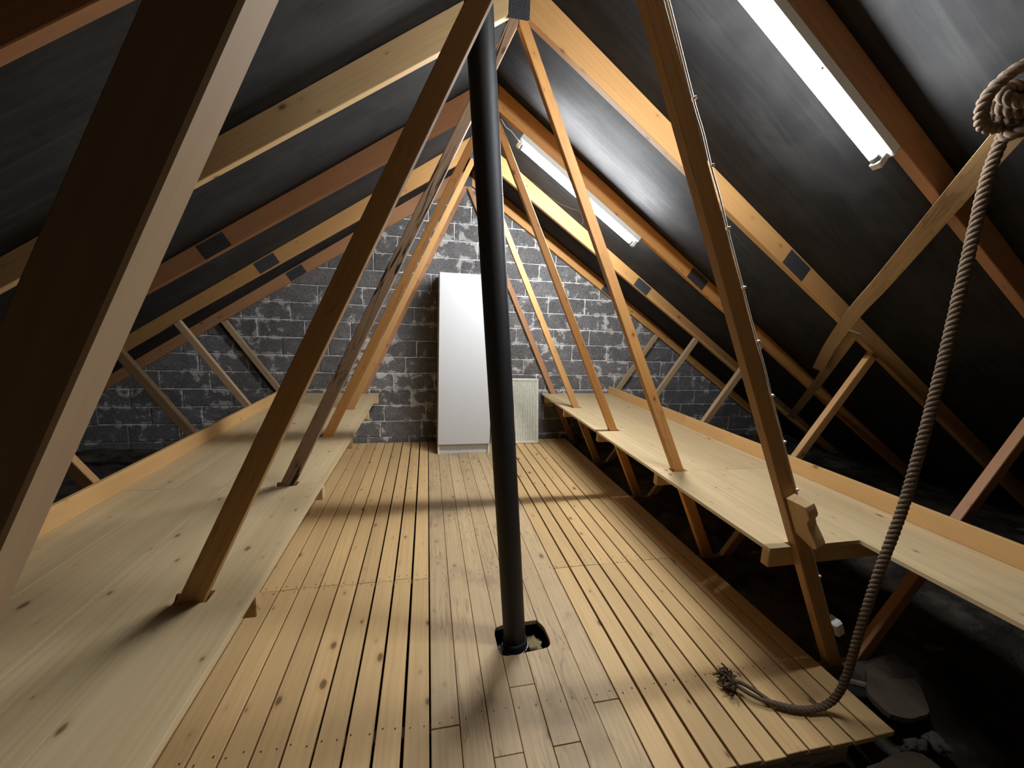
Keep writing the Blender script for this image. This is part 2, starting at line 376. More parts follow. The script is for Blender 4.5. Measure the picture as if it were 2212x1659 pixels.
for kc, an in ANCH.items():
    z0 = 0.069 + 0.2*kc; z1 = z0+0.2
    if kc == -1: z0 = -0.13
    half = (APEX - z0)/SL + 0.05
    xl, xr = XC-half, XC+half
    js = [an[0]]
    for a, b in zip(an, an[1:]):
        n = max(1, round((b-a)/0.5)); js += [a+(b-a)*(i+1)/n for i in range(n)]
    while js[0] > xl: js.insert(0, js[0]-0.5)
    while js[-1] < xr: js.append(js[-1]+0.5)
    for a, b in zip(js, js[1:]):
        if b < xl or a > xr: continue
        w = b-a-0.010+random.uniform(-0.003, 0.003); h = z1-z0-0.010
        o = bpy.data.objects.new('concrete_block', block_mesh(w, h)); link(o, wall)
        o.location = ((a+b)/2, 0.062+random.uniform(-0.004, 0.003), (z0+z1)/2+random.uniform(-0.002, 0.002))
        o.rotation_euler = (0, random.uniform(-0.004, 0.004), random.uniform(-0.004, 0.004))
tag(box('wall_back', (-4.7, -3.6, -0.3), (5.6, -3.5, 3.4), M_BACKWALL, None, 0), 'dark end wall behind the camera', kind='structure')

# ground under the floor: loose insulation between the joists
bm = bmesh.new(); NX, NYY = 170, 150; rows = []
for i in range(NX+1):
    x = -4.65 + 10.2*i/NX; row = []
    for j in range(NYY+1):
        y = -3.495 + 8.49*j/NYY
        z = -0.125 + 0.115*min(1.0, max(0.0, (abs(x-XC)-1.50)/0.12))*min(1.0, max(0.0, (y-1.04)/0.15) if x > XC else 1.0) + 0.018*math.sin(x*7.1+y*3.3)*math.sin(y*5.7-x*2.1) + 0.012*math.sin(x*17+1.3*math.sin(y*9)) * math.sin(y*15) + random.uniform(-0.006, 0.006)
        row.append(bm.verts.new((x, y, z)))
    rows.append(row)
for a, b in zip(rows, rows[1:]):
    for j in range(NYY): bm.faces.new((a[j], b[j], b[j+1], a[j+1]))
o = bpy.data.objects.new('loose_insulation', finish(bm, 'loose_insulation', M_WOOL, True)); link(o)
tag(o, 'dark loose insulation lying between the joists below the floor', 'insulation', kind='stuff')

# floor of planks
floor = empty('floor', (0, 0, 0), label='pine plank floor with dark gaps between the boards', kind='structure')
TH = 0.024
def fplank(x0, x1, y0, y1, mat, gap, name='floor_plank'):
    dz = random.uniform(-0.0015, 0.0005)
    return plank_xy(name, rect(x0+gap/2, x1-gap/2, y0, y1), -TH, dz, mat, floor, 0.002)
P = 0.1046
FAR = 4.985
x = 0.022
for i in range(10):
    g = [0.0125, 0.0115, 0.011, 0.0105, 0.009, 0.008, 0.0075, 0.007, 0.007, 0.007][i]
    jy = 2.248 if i == 0 else 2.262 + random.uniform(-0.004, 0.004)
    fplank(x-P, x, jy+0.0015, FAR, M_FLOOR, g); fplank(x-P, x, -1.6, jy-0.0015, M_FLOOR, g)
    x -= P
x = 0.808
for i in range(10):
    jy = 2.226 + random.uniform(-0.004, 0.004); g = [0.009, 0.013, 0.011, 0.0105, 0.0095, 0.0095, 0.009, 0.009, 0.009, 0.009][i]
    fplank(x, x+P+0.0003, jy+0.0012, FAR, M_FLOOR, g); fplank(x, x+P+0.0003, 1.002+random.uniform(-0.004, 0.004), jy-0.0012, M_FLOOR, g)
    x += P+0.0003
# aged centre boards, cut out around the pipe
cx = [0.022, 0.134, 0.246, 0.357, 0.471, 0.581, 0.692, 0.808]
G = 0.0028
def cseg(i, ys):
    for a, b in zip(ys, ys[1:]): fplank(cx[i], cx[i+1], a+0.001, b-0.001, M_FLOOR_OLD, G)
cseg(0, [-1.6, 1.327, 3.6, FAR]); cseg(1, [-1.6, 0.7, 3.10, FAR]); cseg(6, [-1.6, 1.323, 3.9, FAR])
def cpoly(pts): plank_xy('floor_plank', pts, -TH, random.uniform(-0.001, 0.0005), M_FLOOR_OLD, floor, 0.0012)
g2 = G/2
fplank(cx[2], cx[3], -1.6, 1.185, M_FLOOR_OLD, G)
cpoly([(cx[2]+g2, 1.187), (cx[3]-g2, 1.187), (cx[3]-g2, 1.622), (0.349, 1.632), (0.343, 1.66), (0.342, 1.755), (0.347, 1.778), (cx[3]-g2, 1.794), (cx[3]-g2, FAR), (cx[2]+g2, FAR)])
fplank(cx[3], cx[4], -1.6, 1.45, M_FLOOR_OLD, G)
cpoly([(cx[3]+g2, 1.452), (cx[4]-g2, 1.452), (cx[4]-g2, 1.620), (0.43, 1.614), (0.38, 1.616), (cx[3]+g2, 1.621)])
cpoly([(cx[3]+g2, 1.795), (0.385, 1.806), (0.41, 1.81), (cx[4]-g2, 1.812), (cx[4]-g2, 2.86), (cx[3]+g2, 2.86)])
fplank(cx[3], cx[4], 2.862, FAR, M_FLOOR_OLD, G)
fplank(cx[4], cx[5], -1.6, 1.185, M_FLOOR_OLD, G)
cpoly([(cx[4]+g2, 1.187), (cx[5]-g2, 1.187), (cx[5]-g2, 1.632), (0.56, 1.626), (cx[4]+g2, 1.620)])
cpoly([(cx[4]+g2, 1.812), (cx[5]-g2, 1.813), (cx[5]-g2, FAR), (cx[4]+g2, FAR)])
fplank(cx[5], cx[6], -1.6, 0.9, M_FLOOR_OLD, G)
cpoly([(cx[5]+g2, 0.902), (cx[6]-g2, 0.902), (cx[6]-g2, FAR), (cx[5]+g2, FAR), (cx[5]+g2, 1.800), (0.592, 1.785), (0.604, 1.755), (0.608, 1.68), (0.604, 1.65), (0.592, 1.635), (cx[5]+g2, 1.632)])
# joist along the open near edge of the right-hand boards
tag(box('edge_joist', (0.95, 1.008, -0.112), (1.64, 1.053, -0.0255), M_EDGE, None, 0.004), 'grey weathered joist under the open near end of the floor boards', 'joist')

# ================================================================== ROOF TRUSSES
def truss(idx, yf, skew, label, m_rl, m_rr, m_wl, m_wr, m_st, v0=0.178, v1=0.138, plates=True, splice=True):
    t = empty('roof_truss', (XC, yf, 0), math.atan(skew), label, 'roof truss', 'roof trusses')
    TK = 0.045
    zt = lambda x: APEX - SL*x
    zb = lambda x: zt(x) - (v0 + (v1-v0)*min(x, 2.6)/1.9)
    for s, m in ((1, m_rr), (-1, m_rl)):
        L = 5.15
        pts = [(0.001*s, zt(0)), (s*L, zt(L)), (s*L, zb(L)), (s*2.6, zb(2.6)), (0.001*s, zb(0))]
        prism_xz('rafter', pts, 0, TK, -ANG*s, m, t, 0.003)
    for s, m in ((1, m_wr), (-1, m_wl)):
        pts = [(0.001, 3.058), (0.001, 3.3-v0-0.004), (0.043, 3.3-v0-0.034), (1.545, -0.024), (1.465, -0.024)]
        prism_xz('web', [(s*a, b) for a, b in pts], 0.0005, TK-0.0005, -s*math.atan(2.097), m, t, 0.003)
    for s in (1, -1):
        # where the strut meets the rafter
        xo = 2.646; xi = 2.597
        pts = [(1.682, -0.024), (xo, zb(xo)-0.003), (xi, zb(xi)-0.003), (1.610, -0.024)]
        prism_xz('strut', [(s*a, b) for a, b in pts], 0.0005, TK-0.0005, s*math.atan(1.4925), m_st, t, 0.003)
    box('bottom_chord', (-5.05, 0, -0.145), (5.05, TK, -0.0255), M_JOIST, t, 0.003)
    if plates:
        c, sn = math.cos(ANG), math.sin(ANG)
        for s in ((1, -1) if splice else ()):
            # splice plate on the rafter
            xm = 1.865; zm = zt(xm) - 0.075
            fr = frame((s*xm, -0.0012, zm), (c, 0, -s*sn), (sn*s, 0, c))
            prism('nail_plate', rect(-0.098, 0.098, -0.05, 0.05), -0.0012, 0.0012, fr, M_PLATE, t, 0)
        fr = frame((0, -0.0014, 3.165), (0, 0, 1), (1, 0, 0))
        prism('nail_plate', rect(-0.09, 0.09, -0.053, 0.055), -0.0012, 0.0012, fr, M_PLATE, t, 0)
    return t
truss(1, *TRUSS_Y[0], 'reddish roof truss standing against the block wall', M_TRUSS_RED, M_TRUSS, M_TRUSS_RED, M_TRUSS_RED, M_TRUSS_DULL)
truss(2, *TRUSS_Y[1], 'bright yellow pine roof truss, second from the block wall', M_TRUSS_PALE, M_TRUSS_PALE, M_TRUSS_PALE, M_TRUSS_PALE, M_TRUSS_DULL)
truss(3, *TRUSS_Y[2], 'roof truss carrying the farther fluorescent light on its right rafter', M_TRUSS_RED, M_TRUSS, M_TRUSS, M_TRUSS, M_TRUSS_DULL)
truss(4, *TRUSS_Y[3], 'roof truss with a grey cracked left web just beyond the black pipe', M_BEARER, M_TRUSS_PALE, M_TRUSS_GREY, M_TRUSS, M_TRUSS_PALE)
truss(5, *TRUSS_Y[4], 'roof truss in front of the black pipe with a cable clipped to its right web', M_TRUSS_RED, M_TRUSS_RED, M_TRUSS_BROWN, M_TRUSS_BROWN, M_TRUSS_RED, 0.15, 0.125, splice=False)
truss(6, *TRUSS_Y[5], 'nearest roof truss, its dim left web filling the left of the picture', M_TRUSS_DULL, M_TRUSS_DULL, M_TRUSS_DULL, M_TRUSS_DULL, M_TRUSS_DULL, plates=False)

# ================================================================== SHELVES along the webs
SZ, ST = 0.628, 0.019
def shelf(side):
    """side +1: right, -1: left. Boards lie along Y, notched round the truss webs."""
    if side > 0:
        t = empty('plank_shelf', (1.95, 3.0, SZ), label='long pine plank shelf along the right roof slope, behind the hanging rope', cat='shelf', group='shelves under the roof slopes')
        fx = 1.476; xs = [fx, 1.700, 1.972, 2.21, 2.452]; near = [1.333, 1.333, -1.4, -1.4]
    else:
        t = empty('plank_shelf', (-1.05, 2.0, SZ), label='wide pine plank shelf along the left roof slope', cat='shelf', group='shelves under the roof slopes')
        fx = -0.566; xs = [fx, -0.812, -1.05, -1.30, -1.547]; near = [-1.4]*4
    t_loc = Vector(t.location)
    def put(pts, mat=M_SHELF):
        q = [(a-t_loc.x, b-t_loc.y) for a, b in pts]
        return plank_xy('shelf_board', q, -ST, random.uniform(-0.0005, 0.0003), mat, t, 0.0006)
    seam = 2.215 if side > 0 else 2.286
    webx = lambda z: (XC+side*(1.154+(0.63-z)/2.097), XC+side*(1.236+(0.626-z)/2.097))
    wa, wb = webx(SZ); wlo = wa-side*0.012; 
    for i in range(4):
        a, b = xs[i], xs[i+1]; g = 0.0008
        lo, hi = (a+g, b-g) if side > 0 else (a-g, b+g)
        for (y0, y1) in ((near[i], seam-0.0008), (seam+0.0008, FAR-0.003)):
            if i != 0: put([(lo, y0), (hi, y0), (hi, y1), (lo, y1)]); continue
            # front board: slots open towards the back edge where the webs pass
            pts = [(lo, y0), (hi, y0)]
            for yf, sk in sorted(TRUSS_Y):
                yw = yf + sk*(wa-XC); s0, s1 = yw-0.006, yw+0.052
                if s1 < y0 or s0 > y1: continue
                if s0 <= y0+0.012:
                    pts = [(lo, y0), (wlo, y0), (wlo, s1), (hi, s1)]; continue
                if s1 >= y1-0.012:
                    pts += [(hi, s0), (wlo, s0), (wlo, y1), (lo, y1)]; break
                pts += [(hi, s0), (wlo, s0), (wlo, s1), (hi, s1)]
            else:
                pts += [(hi, y1), (lo, y1)]
            put(pts)
    # raised lip along the back edge
    lx0, lx1 = (2.430, 2.4515) if side > 0 else (-1.5465, -1.525)
    for (y0, y1) in ((-1.4, 0.62), (0.621, 3.3), (3.301, FAR-0.003)):
        plank_xy('back_lip', rect(lx0-t_loc.x, lx1-t_loc.x, y0-t_loc.y, y1-t_loc.y), 0.0006, 0.100, M_LIP, t, 0.0015)
    # bearers behind every truss web
    for yf, sk in TRUSS_Y:
        if yf > 4.9: y0, y1 = yf-0.047, yf-0.002
        else:
            y0 = yf + sk*(wa-XC) + 0.0475; y1 = y0+0.045
        a, b = (1.513, 2.44) if side > 0 else (-1.535, -0.578)
        if side < 0 and yf > 4.9: b = -0.57
        o = box('bearer', (a-t_loc.x, y0-t_loc.y, -0.117), (b-t_loc.x, y1-t_loc.y, -ST-0.0008), M_BEARER, t, 0.004)
    return t
shelf(1); shelf(-1)

# ================================================================== FLUORESCENT LIGHTS under two rafters
def light(label, X0, yc, v0, v1, strength):
    dx = X0-XC; z0 = APEX - SL*dx - (v0 + (v1-v0)*dx/1.9)
    slope = SL + (v1-v0)/1.9; a = math.atan(slope)
    t = empty('fluorescent_light', (X0, yc, z0), label=label, cat='light', group='fluorescent lights on the right rafters')
    ex = Vector((math.cos(a), 0, -math.sin(a))); ez = Vector((-math.sin(a), 0, -math.cos(a)))
    fr = frame((0, 0, 0), ex, ez.cross(ex))
    L = 1.235
    def part(name, pts, za, zb_, mat, bev=0.002):
        return prism(name, pts, za, zb_, fr, mat, t, bev)
    part('housing', rect(0, L, -0.031, 0.031), 0.001, 0.046, M_METAL_WHITE, 0.004)
    for xa in (0.002, L-0.034):
        part('lamp_holder', rect(xa, xa+0.030, -0.019, 0.019), 0.0465, 0.098, M_METAL_WHITE, 0.004)
    bm = bmesh.new(); add_tube(bm, [(0.034, 0, 0.078), (L-0.036, 0, 0.078)], 0.0155, 10)
    o = bpy.data.objects.new('tube', finish(bm, 'tube', mat_tube(strength), True)); link(o, t); o.matrix_local = fr; tb = o
    for xa, xb in ((0.0335, 0.052), (L-0.054, L-0.0355)):
        bm = bmesh.new(); add_tube(bm, [(xa, 0, 0.078), (xb, 0, 0.078)], 0.0165, 14); link(bpy.data.objects.new('end_cap', finish(bm, 'end_cap', M_STEEL, True)), tb)
    bm = bmesh.new(); add_tube(bm, [(0.78, 0.022, 0.046), (0.78, 0.022, 0.053)], 0.006, 12)
    o = bpy.data.objects.new('knob', finish(bm, 'knob', M_STEEL, True)); link(o, t); o.matrix_local = fr
    return t
light('bright fluorescent batten light at the upper right, nearest the camera', 0.735, TRUSS_Y[4][0]-0.0109*0.8+0.0225, 0.15, 0.125, TUBE_NEAR)
light('farther fluorescent batten light, crossed by a truss web near the block wall', 0.700, TRUSS_Y[2][0]+0.0225, 0.178, 0.138, TUBE_FAR)

# ================================================================== BLACK VENT PIPE
px0, px1 = Vector((0.452, 1.715, -0.16)), Vector((0.135, 1.69, 3.22))
pp = empty('vent_pipe', tuple(px0), label='tall black plastic vent pipe rising from a hole in the floor', cat='pipe')
dirp = px1-px0
tube('pipe', [dirp*(i/24) for i in range(25)], 0.055, M_PIPE, pp, 36)
tube('socket', [dirp*0.012, dirp*0.045, dirp*0.048], 0.0625, M_PIPE, pp, 36, [0.062, 0.062, 0.056])
bm = bmesh.new(); c0 = dirp*0.036
ring = []
ex_ = dirp.cross(Vector((0, 1, 0))).normalized(); ey_ = dirp.normalized().cross(ex_)
add_tube(bm, [c0 + 0.0645*(math.cos(a)*ex_ + math.sin(a)*ey_) for a in [2*math.pi*i/40 for i in range(41)]], 0.002, 6, False)
link(bpy.data.objects.new('clamp_ring', finish(bm, 'clamp_ring', M_STEEL, True)), pp)
# packing rubble in the hole
def lump(name, loc, size, mat, seed, label=None, cat=None, group=None, parent=None, flat=1.0, sub=3):
    rng = random.Random(seed); bm = bmesh.new(); bmesh.ops.create_icosphere(bm, subdivisions=sub, radius=1.0)
    ph = [(rng.uniform(1.5, 4.5), rng.uniform(0, 6), Vector((rng.uniform(-1, 1), rng.uniform(-1, 1), rng.uniform(-1, 1))).normalized()) for _ in range(9)]
    for v in bm.verts:
        d = v.co.normalized(); k = 1+sum(0.09*math.sin(f*3*d.dot(n)+p) for f, p, n in ph)
        v.co = Vector((d.x*size[0], d.y*size[1], d.z*size[2]))*k
    o = bpy.data.objects.new(name, finish(bm, name, mat, True)); link(o, parent); o.location = loc
    if label: tag(o, label, cat, group)
    return o
lump('wool_tuft', (0.548, 1.730, -0.085), (0.035, 0.060, 0.03), M_WOOL_YEL, 3, 'yellow mineral wool tuft in the floor hole right of the pipe', 'insulation')
lump('rubble_piece', (0.565, 1.655, -0.065), (0.035, 0.02, 0.025), M_RUBBLE, 8, 'grey rubble in the near right corner of the floor hole', 'rubble')
lump('rubble_piece', (0.358, 1.690, -0.055), (0.012, 0.03, 0.03), M_RUBBLE, 9, 'pale rubble in the floor hole left of the pipe', 'rubble')

# ================================================================== WARDROBE and RADIATOR by the wall
wd = empty('wardrobe', (0.425, 4.72, 0), 0.004, 'tall narrow white wardrobe standing against the block wall', 'wardrobe')
wx0, wx1, wy0, wy1, wh = -0.300, 0.300, -0.262, 0.262, 2.045
box('side_panel', (wx0, wy0+0.02, 0), (wx0+0.018, wy1, wh), M_WHITE_EDGE, wd, 0.001, 'z')
box('side_panel', (wx1-0.018, wy0+0.02, 0), (wx1, wy1, wh), M_WHITE_EDGE, wd, 0.001, 'z')
box('top_panel', (wx0+0.0185, wy0+0.02, wh-0.018), (wx1-0.0185, wy1, wh), M_WHITE_EDGE, wd, 0.001)
box('back_panel', (wx0+0.0185, wy1-0.006, 0.02), (wx1-0.0185, wy1-0.001, wh-0.02), M_WHITE_EDGE, wd, 0)
box('plinth', (wx0+0.0185, wy0+0.045, 0.001), (wx1-0.0185, wy0+0.061, 0.112), M_WHITE, wd, 0.001)
box('bottom_panel', (wx0+0.0185, wy0+0.021, 0.1125), (wx1-0.0185, wy1-0.007, 0.130), M_WHITE, wd, 0.001)
box('door', (wx0+0.001, wy0, 0.124), (wx1-0.001, wy0+0.018, wh-0.002), M_WHITE, wd, 0.0015, 'z')

ra = empty('radiator', (1.11, 4.797, 0.0), label='old cream panel radiator leaning upright against the block wall', cat='radiator')
lean = math.atan2(0.15, 0.85)
def rmesh():
    bm = bmesh.new(); n = 25; w = 0.60; hgt = 0.845
    prof = []
    for i in range(n):
        x0 = -w/2+0.02 + (w-0.04)*i/n; dx = (w-0.04)/n
        prof += [(x0, 0.0), (x0+dx*0.45, 0.0), (x0+dx*0.58, 0.020), (x0+dx*0.87, 0.020)]
    prof.append((w/2-0.02, 0.0)); prof = [(-w/2, 0.004)] + prof + [(w/2, 0.004)]
    pts = prof + [(w/2, 0.045), (-w/2, 0.045)]
    a = [bm.verts.new((x, y, 0.035)) for x, y in pts]; b = [bm.verts.new((x, y, hgt-0.035)) for x, y in pts]
    bm.faces.new(a[::-1]); bm.faces.new(b); m = len(pts)
    for i in range(m): bm.faces.new((a[i], a[(i+1) % m], b[(i+1) % m], b[i]))
    return finish(bm, 'panel', M_RAD)
rm = Matrix.Rotation(-lean, 4, 'X')
o = bpy.data.objects.new('panel', rmesh()); link(o, ra); o.matrix_local = rm
for z0, z1 in ((0.003, 0.0345), (0.8105, 0.842)):
    o = prism('header', rect(-0.300, 0.300, -0.002, 0.047), z0, z1, rm, M_RAD, ra, 0.006)
for s in (-1, 1):
    o = prism('edge_rim', rect(s*0.306-0.0055, s*0.306+0.0055, 0.0, 0.047), 0.003, 0.842, rm, M_RAD, ra, 0.003)
bm = bmesh.new(); add_tube(bm, [(0.285, 0.022, 0.842), (0.285, 0.022, 0.895)], 0.009, 12); add_tube(bm, [(0.285, 0.022, 0.888), (0.315, 0.022, 0.888)], 0.012, 12)
o = bpy.data.objects.new('valve', finish(bm, 'valve', M_METAL_WHITE, True)); link(o, ra); o.matrix_local = rm

# ================================================================== DIAGONAL BRACES nailed under the rafters
NRM = Vector((-SL, 0, -1)).normalized()          # pointing away from the roof into the room
def under(X, Y, off=0.0): return Vector((X, Y, APEX-SL*(X-XC)-0.165)) + NRM*off
def brace(label, pts, wid, thk, mat):
    bm = bmesh.new(); rings = []
    for i, p in enumerate(pts):
        t = (pts[min(i+1, len(pts)-1)]-pts[max(i-1, 0)]).normalized(); s = NRM.cross(t).normalized(); n = t.cross(s)
        rings.append([bm.verts.new(p + a*wid/2*s + b*thk/2*n) for a, b in ((-1, -1), (1, -1), (1, 1), (-1, 1))])
    for a, b in zip(rings, rings[1:]):
        for j in range(4): bm.faces.new((a[j], a[(j+1) % 4], b[(j+1) % 4], b[j]))
    bm.faces.new(rings[0][::-1]); bm.faces.new(rings[-1])
    # local frame along the brace so that the grain follows it
    ex = (pts[-1]-pts[0]).normalized(); fr = frame(pts[0], ex, NRM.cross(ex)); bm.transform(fr.inverted())
    o = bpy.data.objects.new('diagonal_brace', finish(bm, 'diagonal_brace', mat)); link(o); o.matrix_world = fr
    return tag(o, label, 'brace', 'braces under the right roof slope')
b1 = spline([under(1.30, 0.36), under(1.785, 0.995), under(2.352, 1.705), under(2.60, 2.025, 0.002), under(2.90, 2.375, 0.018), under(3.215, 2.705, 0.030)], 6)
brace('bent plank brace under the right rafters with the rope knotted to it', b1, 0.078, 0.024, M_BRACE)
b2 = [under(2.800, 2.170, -0.012), under(3.47, 2.915, -0.012), under(4.40, 3.98, -0.012)]
brace('dim lower plank brace continuing below the bent one towards the eaves', b2, 0.072, 0.020, M_BRACE)

# ================================================================== ROPE
def strand_rope(bm, path, R=0.0172, pitch=0.062, seg=7, taper=None):
    path = resample(path, 0.0045); n0 = None; s = 0.0; R0 = R; rad = []
    lines = [[], [], []]
    for i, p in enumerate(path):
        t = (path[min(i+1, len(path)-1)]-path[max(i-1, 0)]).normalized()
        if n0 is None: n0 = t.orthogonal().normalized()
        n0 = (n0-t*n0.dot(t)).normalized(); b = t.cross(n0)
        R = R0*(1-taper*max(0.0, i/len(path)-0.6)/0.4) if taper else R0; rad.append(R*0.56)
        for k in range(3):
            a = 2*math.pi*(s/pitch + k/3)
            lines[k].append(p + R*0.50*(math.cos(a)*n0 + math.sin(a)*b))
        s += 0.0045
    for ln in lines: add_tube(bm, ln, R*0.56, seg, True, rad)
rope = empty('hanging_rope', (1.800, 1.06, 2.20), label='thick brown hemp rope hanging from the brace down to the floor', cat='rope')
RO = Vector(rope.location)
def rpart(name, paths, **kw):
    bm = bmesh.new()
    for p in paths: strand_rope(bm, [Vector(q)-RO for q in p], **kw)
    o = bpy.data.objects.new(name, finish(bm, name, M_ROPE, True)); link(o, rope); return o
main = spline([(1.772, 1.012, 2.262), (1.788, 1.035, 2.19), (1.799, 1.055, 2.09), (1.800, 1.06, 1.90), (1.787, 1.06, 1.474), (1.768, 1.062, 1.15), (1.748, 1.064, 0.93), (1.704, 1.068, 0.67), (1.678, 1.075, 0.42), (1.675, 1.085, 0.22),
               (1.668, 1.10, 0.10), (1.635, 1.115, 0.036), (1.560, 1.125, 0.0185), (1.49, 1.145, 0.0185), (1.435, 1.175, 0.0185)], 14)
rpart('rope_body', [main], taper=0.22)
# knot: turns around the brace, tail sticking out
ctr = under(1.742, 0.980); tt = (under(2.1, 1.395)-under(1.785, 0.995)).normalized(); ss = NRM.cross(tt).normalized()
turns = []
for i in range(0, 110):
    a = 2*math.pi*i/36; u = -0.050 + 0.10*i/110
    turns.append(ctr + tt*u + ss*(0.062*math.cos(a)) + NRM*(0.036*math.sin(a)))
cross = spline([turns[-1], ctr+tt*0.03+NRM*0.062-ss*0.03, ctr-tt*0.01+NRM*0.070-ss*0.065, ctr-tt*0.06+NRM*0.048-ss*0.085, ctr-tt*0.105+NRM*0.010-ss*0.068, ctr-tt*0.115-NRM*0.034-ss*0.02, ctr-tt*0.09-NRM*0.036+ss*0.05], 10)
tail = spline([turns[0], ctr-tt*0.02+ss*0.070+NRM*0.050, ctr+tt*0.030+ss*0.02+NRM*0.078, Vector((1.772, 1.012, 2.262))+Vector((0.012, -0.02, 0.006)), Vector((1.728, 1.030, 2.246)), Vector((1.700, 1.032, 2.243))], 10)
rpart('knot', [turns, cross, tail])
# unlaid end: two strands running to a frayed tuft
bm = bmesh.new(); rng = random.Random(11)
e0 = Vector((1.437, 1.174, 0.0185)); e1 = Vector((1.325, 1.285, 0.022))
for sgn in (-1, 1):
    ln = spline([e0-RO, e0+(e1-e0)*0.35+Vector((sgn*0.010, sgn*0.012, 0.004))-RO, e0+(e1-e0)*0.75+Vector((sgn*0.009, sgn*0.014, 0.012))-RO, e1+Vector((0, 0, 0.012))-RO], 8)
    add_tube(bm, ln, 0.0088, 7)
link(bpy.data.objects.new('unlaid_strand', finish(bm, 'unlaid_strand', M_ROPE, True)), rope)
bm = bmesh.new()
for i in range(190):
    thick = i < 46; ln = rng.uniform(0.026, 0.050) if thick else rng.uniform(0.014, 0.032)
    base = e1 + Vector((rng.gauss(-0.012, 0.010), rng.gauss(0.004, 0.018), abs(rng.gauss(0.026, 0.014))))
    d = Vector((-0.75+rng.gauss(0, 0.55), 0.35+rng.gauss(0, 0.6), rng.gauss(0.15, 0.55))).normalized()
    p1 = base + d*ln*0.5; p2 = p1 + (d+Vector((rng.uniform(-.9, .9), rng.uniform(-.9, .9), rng.uniform(-1.1, .5)))).normalized()*ln*0.5
    r_ = rng.uniform(0.003, 0.0048) if thick else 0.0012
    for q in (base, p1, p2): q.z = max(q.z, 0.005)
    add_tube(bm, spline([base-RO, p1-RO, p2-RO], 2), r_, 5 if thick else 3)
o = link(bpy.data.objects.new('frayed_end', finish(bm, 'frayed_end', M_ROPE)), rope); o['kind'] = 'stuff'
lump('end_knot', Vector((1.318, 1.292, 0.032))-RO, (0.027, 0.034, 0.029), M_ROPE, 21, parent=rope)

# ================================================================== CABLE, JUNCTION BOX and CLEAT on the near right web
WY = 1.317
def webpt(z, off=0.0):      # outer right edge of the right web on the near truss
    x = XC + 1.236 + (0.626-z)/2.097
    return Vector((x + 0.903*off, 0, z + 0.43*off))
cb = empty('light_cable', (1.0, WY, 2.0), label='pale grey cable clipped down the right web of the near truss', cat='cable')
CO = Vector(cb.location)
zs = [2.95, 2.33, 2.13, 1.93, 1.725, 1.526, 1.312, 1.116, 0.901, 0.68, 0.471, 0.284, 0.245]
path = []
for i, z in enumerate(zs):
    path.append(webpt(z, 0.0045) + Vector((0, WY+0.010, 0)))
    if i+1 < len(zs): zm = (z+zs[i+1])/2; path.append(webpt(zm, 0.006) + Vector((0, WY+0.010+random.uniform(-0.003, 0.004), 0)))
tube('cable', [p-CO for p in spline(path, 5)], 0.0036, M_CABLE, cb, 8)
for z in zs[1:9] + [0.471]:
    p = webpt(z, 0.004)
    fr = frame(p + Vector((0, WY+0.010, 0))-CO, (0.43, 0, -0.903), (0.903, 0, 0.43))
    prism('cable_clip', rect(-0.005, 0.005, -0.003, 0.007), -0.006, 0.011, fr, M_PLASTIC, cb, 0.001)
p = webpt(0.178, 0.026); jb = empty('junction_box', (p.x, WY+0.02, p.z), label='small white junction box on the foot of the near right web', cat='junction box')
fr = frame((0, 0, 0), (0.43, 0, -0.903), (0.903, 0, 0.43))
prism('box_base', rect(-0.036, 0.036, -0.024, 0.022), -0.024, 0.028, fr, M_PLASTIC, jb, 0.004)
prism('box_lid', rect(-0.033, 0.033, -0.021, 0.019), 0.0285, 0.034, fr, M_PLASTIC, jb, 0.002)
# carved wooden cleat: profile in the (towards camera, along web) plane
fr = frame((XC+1.154+(0.63-0.872)/2.097+0.012, WY-0.001, 0.872), (0.43, 0, -0.903), (0, -1, 0))
prof = [(0, 0), (0, 0.092), (0.022, 0.096), (0.050, 0.098), (0.066, 0.092), (0.082, 0.080), (0.11, 0.078), (0.14, 0.086), (0.172, 0.094), (0.196, 0.098), (0.214, 0.090), (0.222, 0.074), (0.214, 0.055), (0.198, 0.028), (0.182, 0)]
bm = bmesh.new(); add_prism(bm, prof, -0.046, 0.0); bmesh.ops.recalc_face_normals(bm, faces=bm.faces); bevel(bm, 0.003, 2)
o = bpy.data.objects.new('wooden_cleat', finish(bm, 'wooden_cleat', M_BEARER)); link(o); o.matrix_world = fr
tag(o, 'short carved wooden cleat nailed to the right web just above the shelf', 'cleat')

# feed cable and loose thread at the farther light
cbl = [(0.52, 3.15, 3.02), (0.56, 3.16, 2.975), (0.60, 3.165, 2.955), (0.645, 3.17, 2.915), (0.672, 3.18, 2.897), (0.688, 3.19, 2.905)]
o = tube('feed_cable', [Vector(p) for p in spline(cbl, 6)], 0.0035, M_CABLE, None, 8); tag(o, 'short pale cable feeding the farther fluorescent light', 'cable')

# loose thread hanging below the farther light
th = [(0.655, 2.9, 2.566), (0.72, 2.9, 2.529), (0.809, 2.9, 2.466), (0.912, 2.9, 2.414), (1.009, 2.9, 2.384), (1.081, 2.9, 2.368), (1.109, 2.9, 2.31), (1.106, 2.9, 2.282)]
th = [(0.60, 3.16, 2.615)] + th[1:]
tag(tube('hanging_thread', [Vector(p) for p in spline(th, 6)], 0.0011, M_WIRE, None, 5), 'thin pale thread sagging below the farther fluorescent light', 'thread')

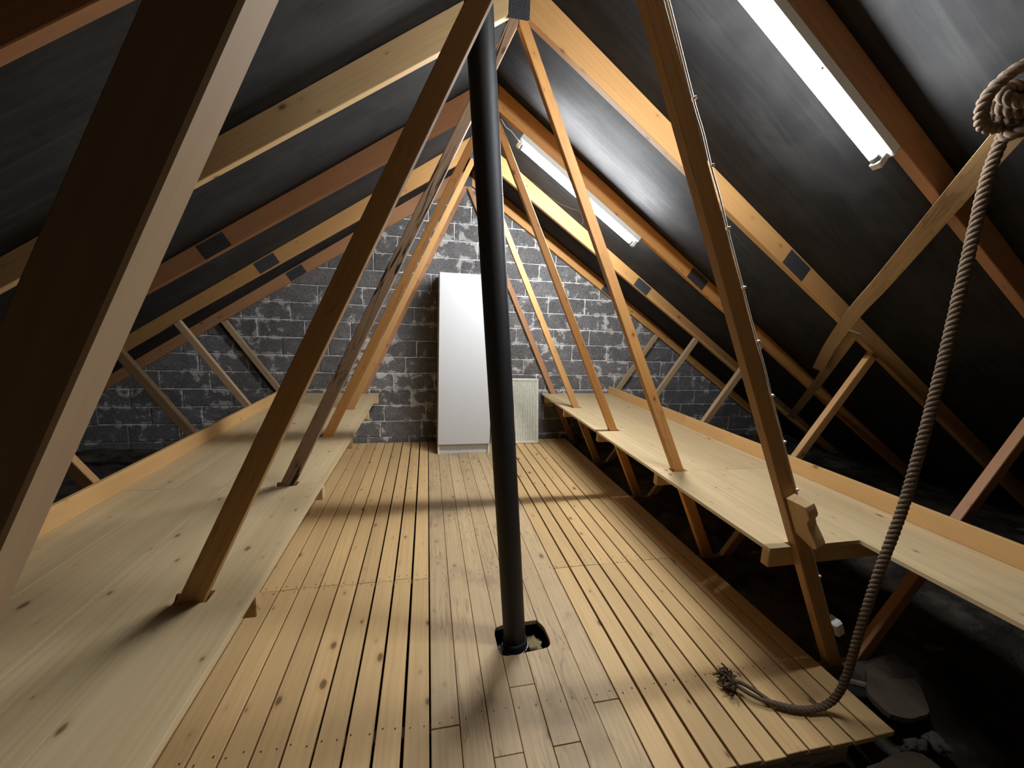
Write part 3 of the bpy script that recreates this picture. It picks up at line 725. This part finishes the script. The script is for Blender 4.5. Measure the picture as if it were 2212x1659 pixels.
# nails along the joists
bm = bmesh.new()
bounds = [0.022-P*i for i in range(11)][::-1] + cx[1:] + [0.808+(P+0.0003)*(i+1) for i in range(10)]
for a, b in zip(bounds, bounds[1:]):
    for yf, sk in TRUSS_Y[:5]:
        for dy in ((-0.012, 0.030) if abs(yf-2.243) < 0.01 else (0.012,)):
            for f in (0.24, 0.76):
                xx = a+(b-a)*(f+random.uniform(-0.07, 0.07)); yy = yf+0.012+dy+random.uniform(-0.012, 0.012)
                if yy < 1.03 and xx > 0.8: continue
                vsn = [bm.verts.new((xx+0.0034*math.cos(t*1.0472), yy+0.0034*math.sin(t*1.0472), 0.0009)) for t in range(6)]
                bm.faces.new(vsn)
o = bpy.data.objects.new('nail_heads', finish(bm, 'nail_heads', plain('nail_dark', (0.05, 0.035, 0.025), 0.6))); link(o, floor); o['kind'] = 'stuff'

# ================================================================== THINGS lying beside the floor on the right
def slab(name, pts, z, thk, mat, label, cat, tilt=(0.0, 0.0), wob=0.0, seed=1):
    ox = sum(p[0] for p in pts)/len(pts); oy = sum(p[1] for p in pts)/len(pts); rng = random.Random(seed)
    P2 = [Vector((a-ox, b-oy, 0)) for a, b in pts]; P2 = spline(P2 + [P2[0]], 3)[:-1]
    bm = bmesh.new(); add_prism(bm, [(p.x, p.y) for p in P2], -thk, 0); bmesh.ops.recalc_face_normals(bm, faces=bm.faces)
    bmesh.ops.triangulate(bm, faces=bm.faces); bmesh.ops.subdivide_edges(bm, edges=bm.edges, cuts=2)
    for v in bm.verts: v.co.z += wob*math.sin(v.co.x*23+seed)*math.sin(v.co.y*19+seed*2) + rng.uniform(-0.1, 0.1)*wob
    o = bpy.data.objects.new(name, finish(bm, name, mat, False)); link(o); o.location = (ox, oy, z); o.rotation_euler = (tilt[0], tilt[1], 0)
    return tag(o, label, cat)
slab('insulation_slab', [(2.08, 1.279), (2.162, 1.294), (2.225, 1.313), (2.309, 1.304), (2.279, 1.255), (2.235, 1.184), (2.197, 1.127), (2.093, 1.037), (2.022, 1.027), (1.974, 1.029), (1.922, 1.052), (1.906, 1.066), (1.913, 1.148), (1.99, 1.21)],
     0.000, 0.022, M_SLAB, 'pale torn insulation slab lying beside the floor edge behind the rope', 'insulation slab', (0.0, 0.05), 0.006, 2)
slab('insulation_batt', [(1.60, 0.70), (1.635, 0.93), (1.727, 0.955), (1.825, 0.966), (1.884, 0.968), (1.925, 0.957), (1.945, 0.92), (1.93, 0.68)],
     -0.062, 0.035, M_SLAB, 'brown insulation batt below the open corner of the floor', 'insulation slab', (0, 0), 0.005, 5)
lump('rubble_piece', (2.068, 0.985, -0.085), (0.035, 0.045, 0.03), M_RUBBLE, 31, 'grey rubble lump beside the torn insulation slab', 'rubble')
lump('rubble_piece', (1.975, 0.995, -0.09), (0.06, 0.022, 0.025), M_RUBBLE, 37, 'long grey rubble piece at the open corner of the floor', 'rubble')
bm = bmesh.new(); add_tube(bm, spline([Vector((1.895, 1.25, -0.02)), Vector((1.95, 1.215, -0.015)), Vector((1.99, 1.178, -0.01)), Vector((2.02, 1.16, -0.012))], 4), 0.014, 7, True)
o = bpy.data.objects.new('wood_splinter', finish(bm, 'wood_splinter', M_JOIST)); link(o); tag(o, 'short grey splinter of wood on the slab behind the rope', 'wood')
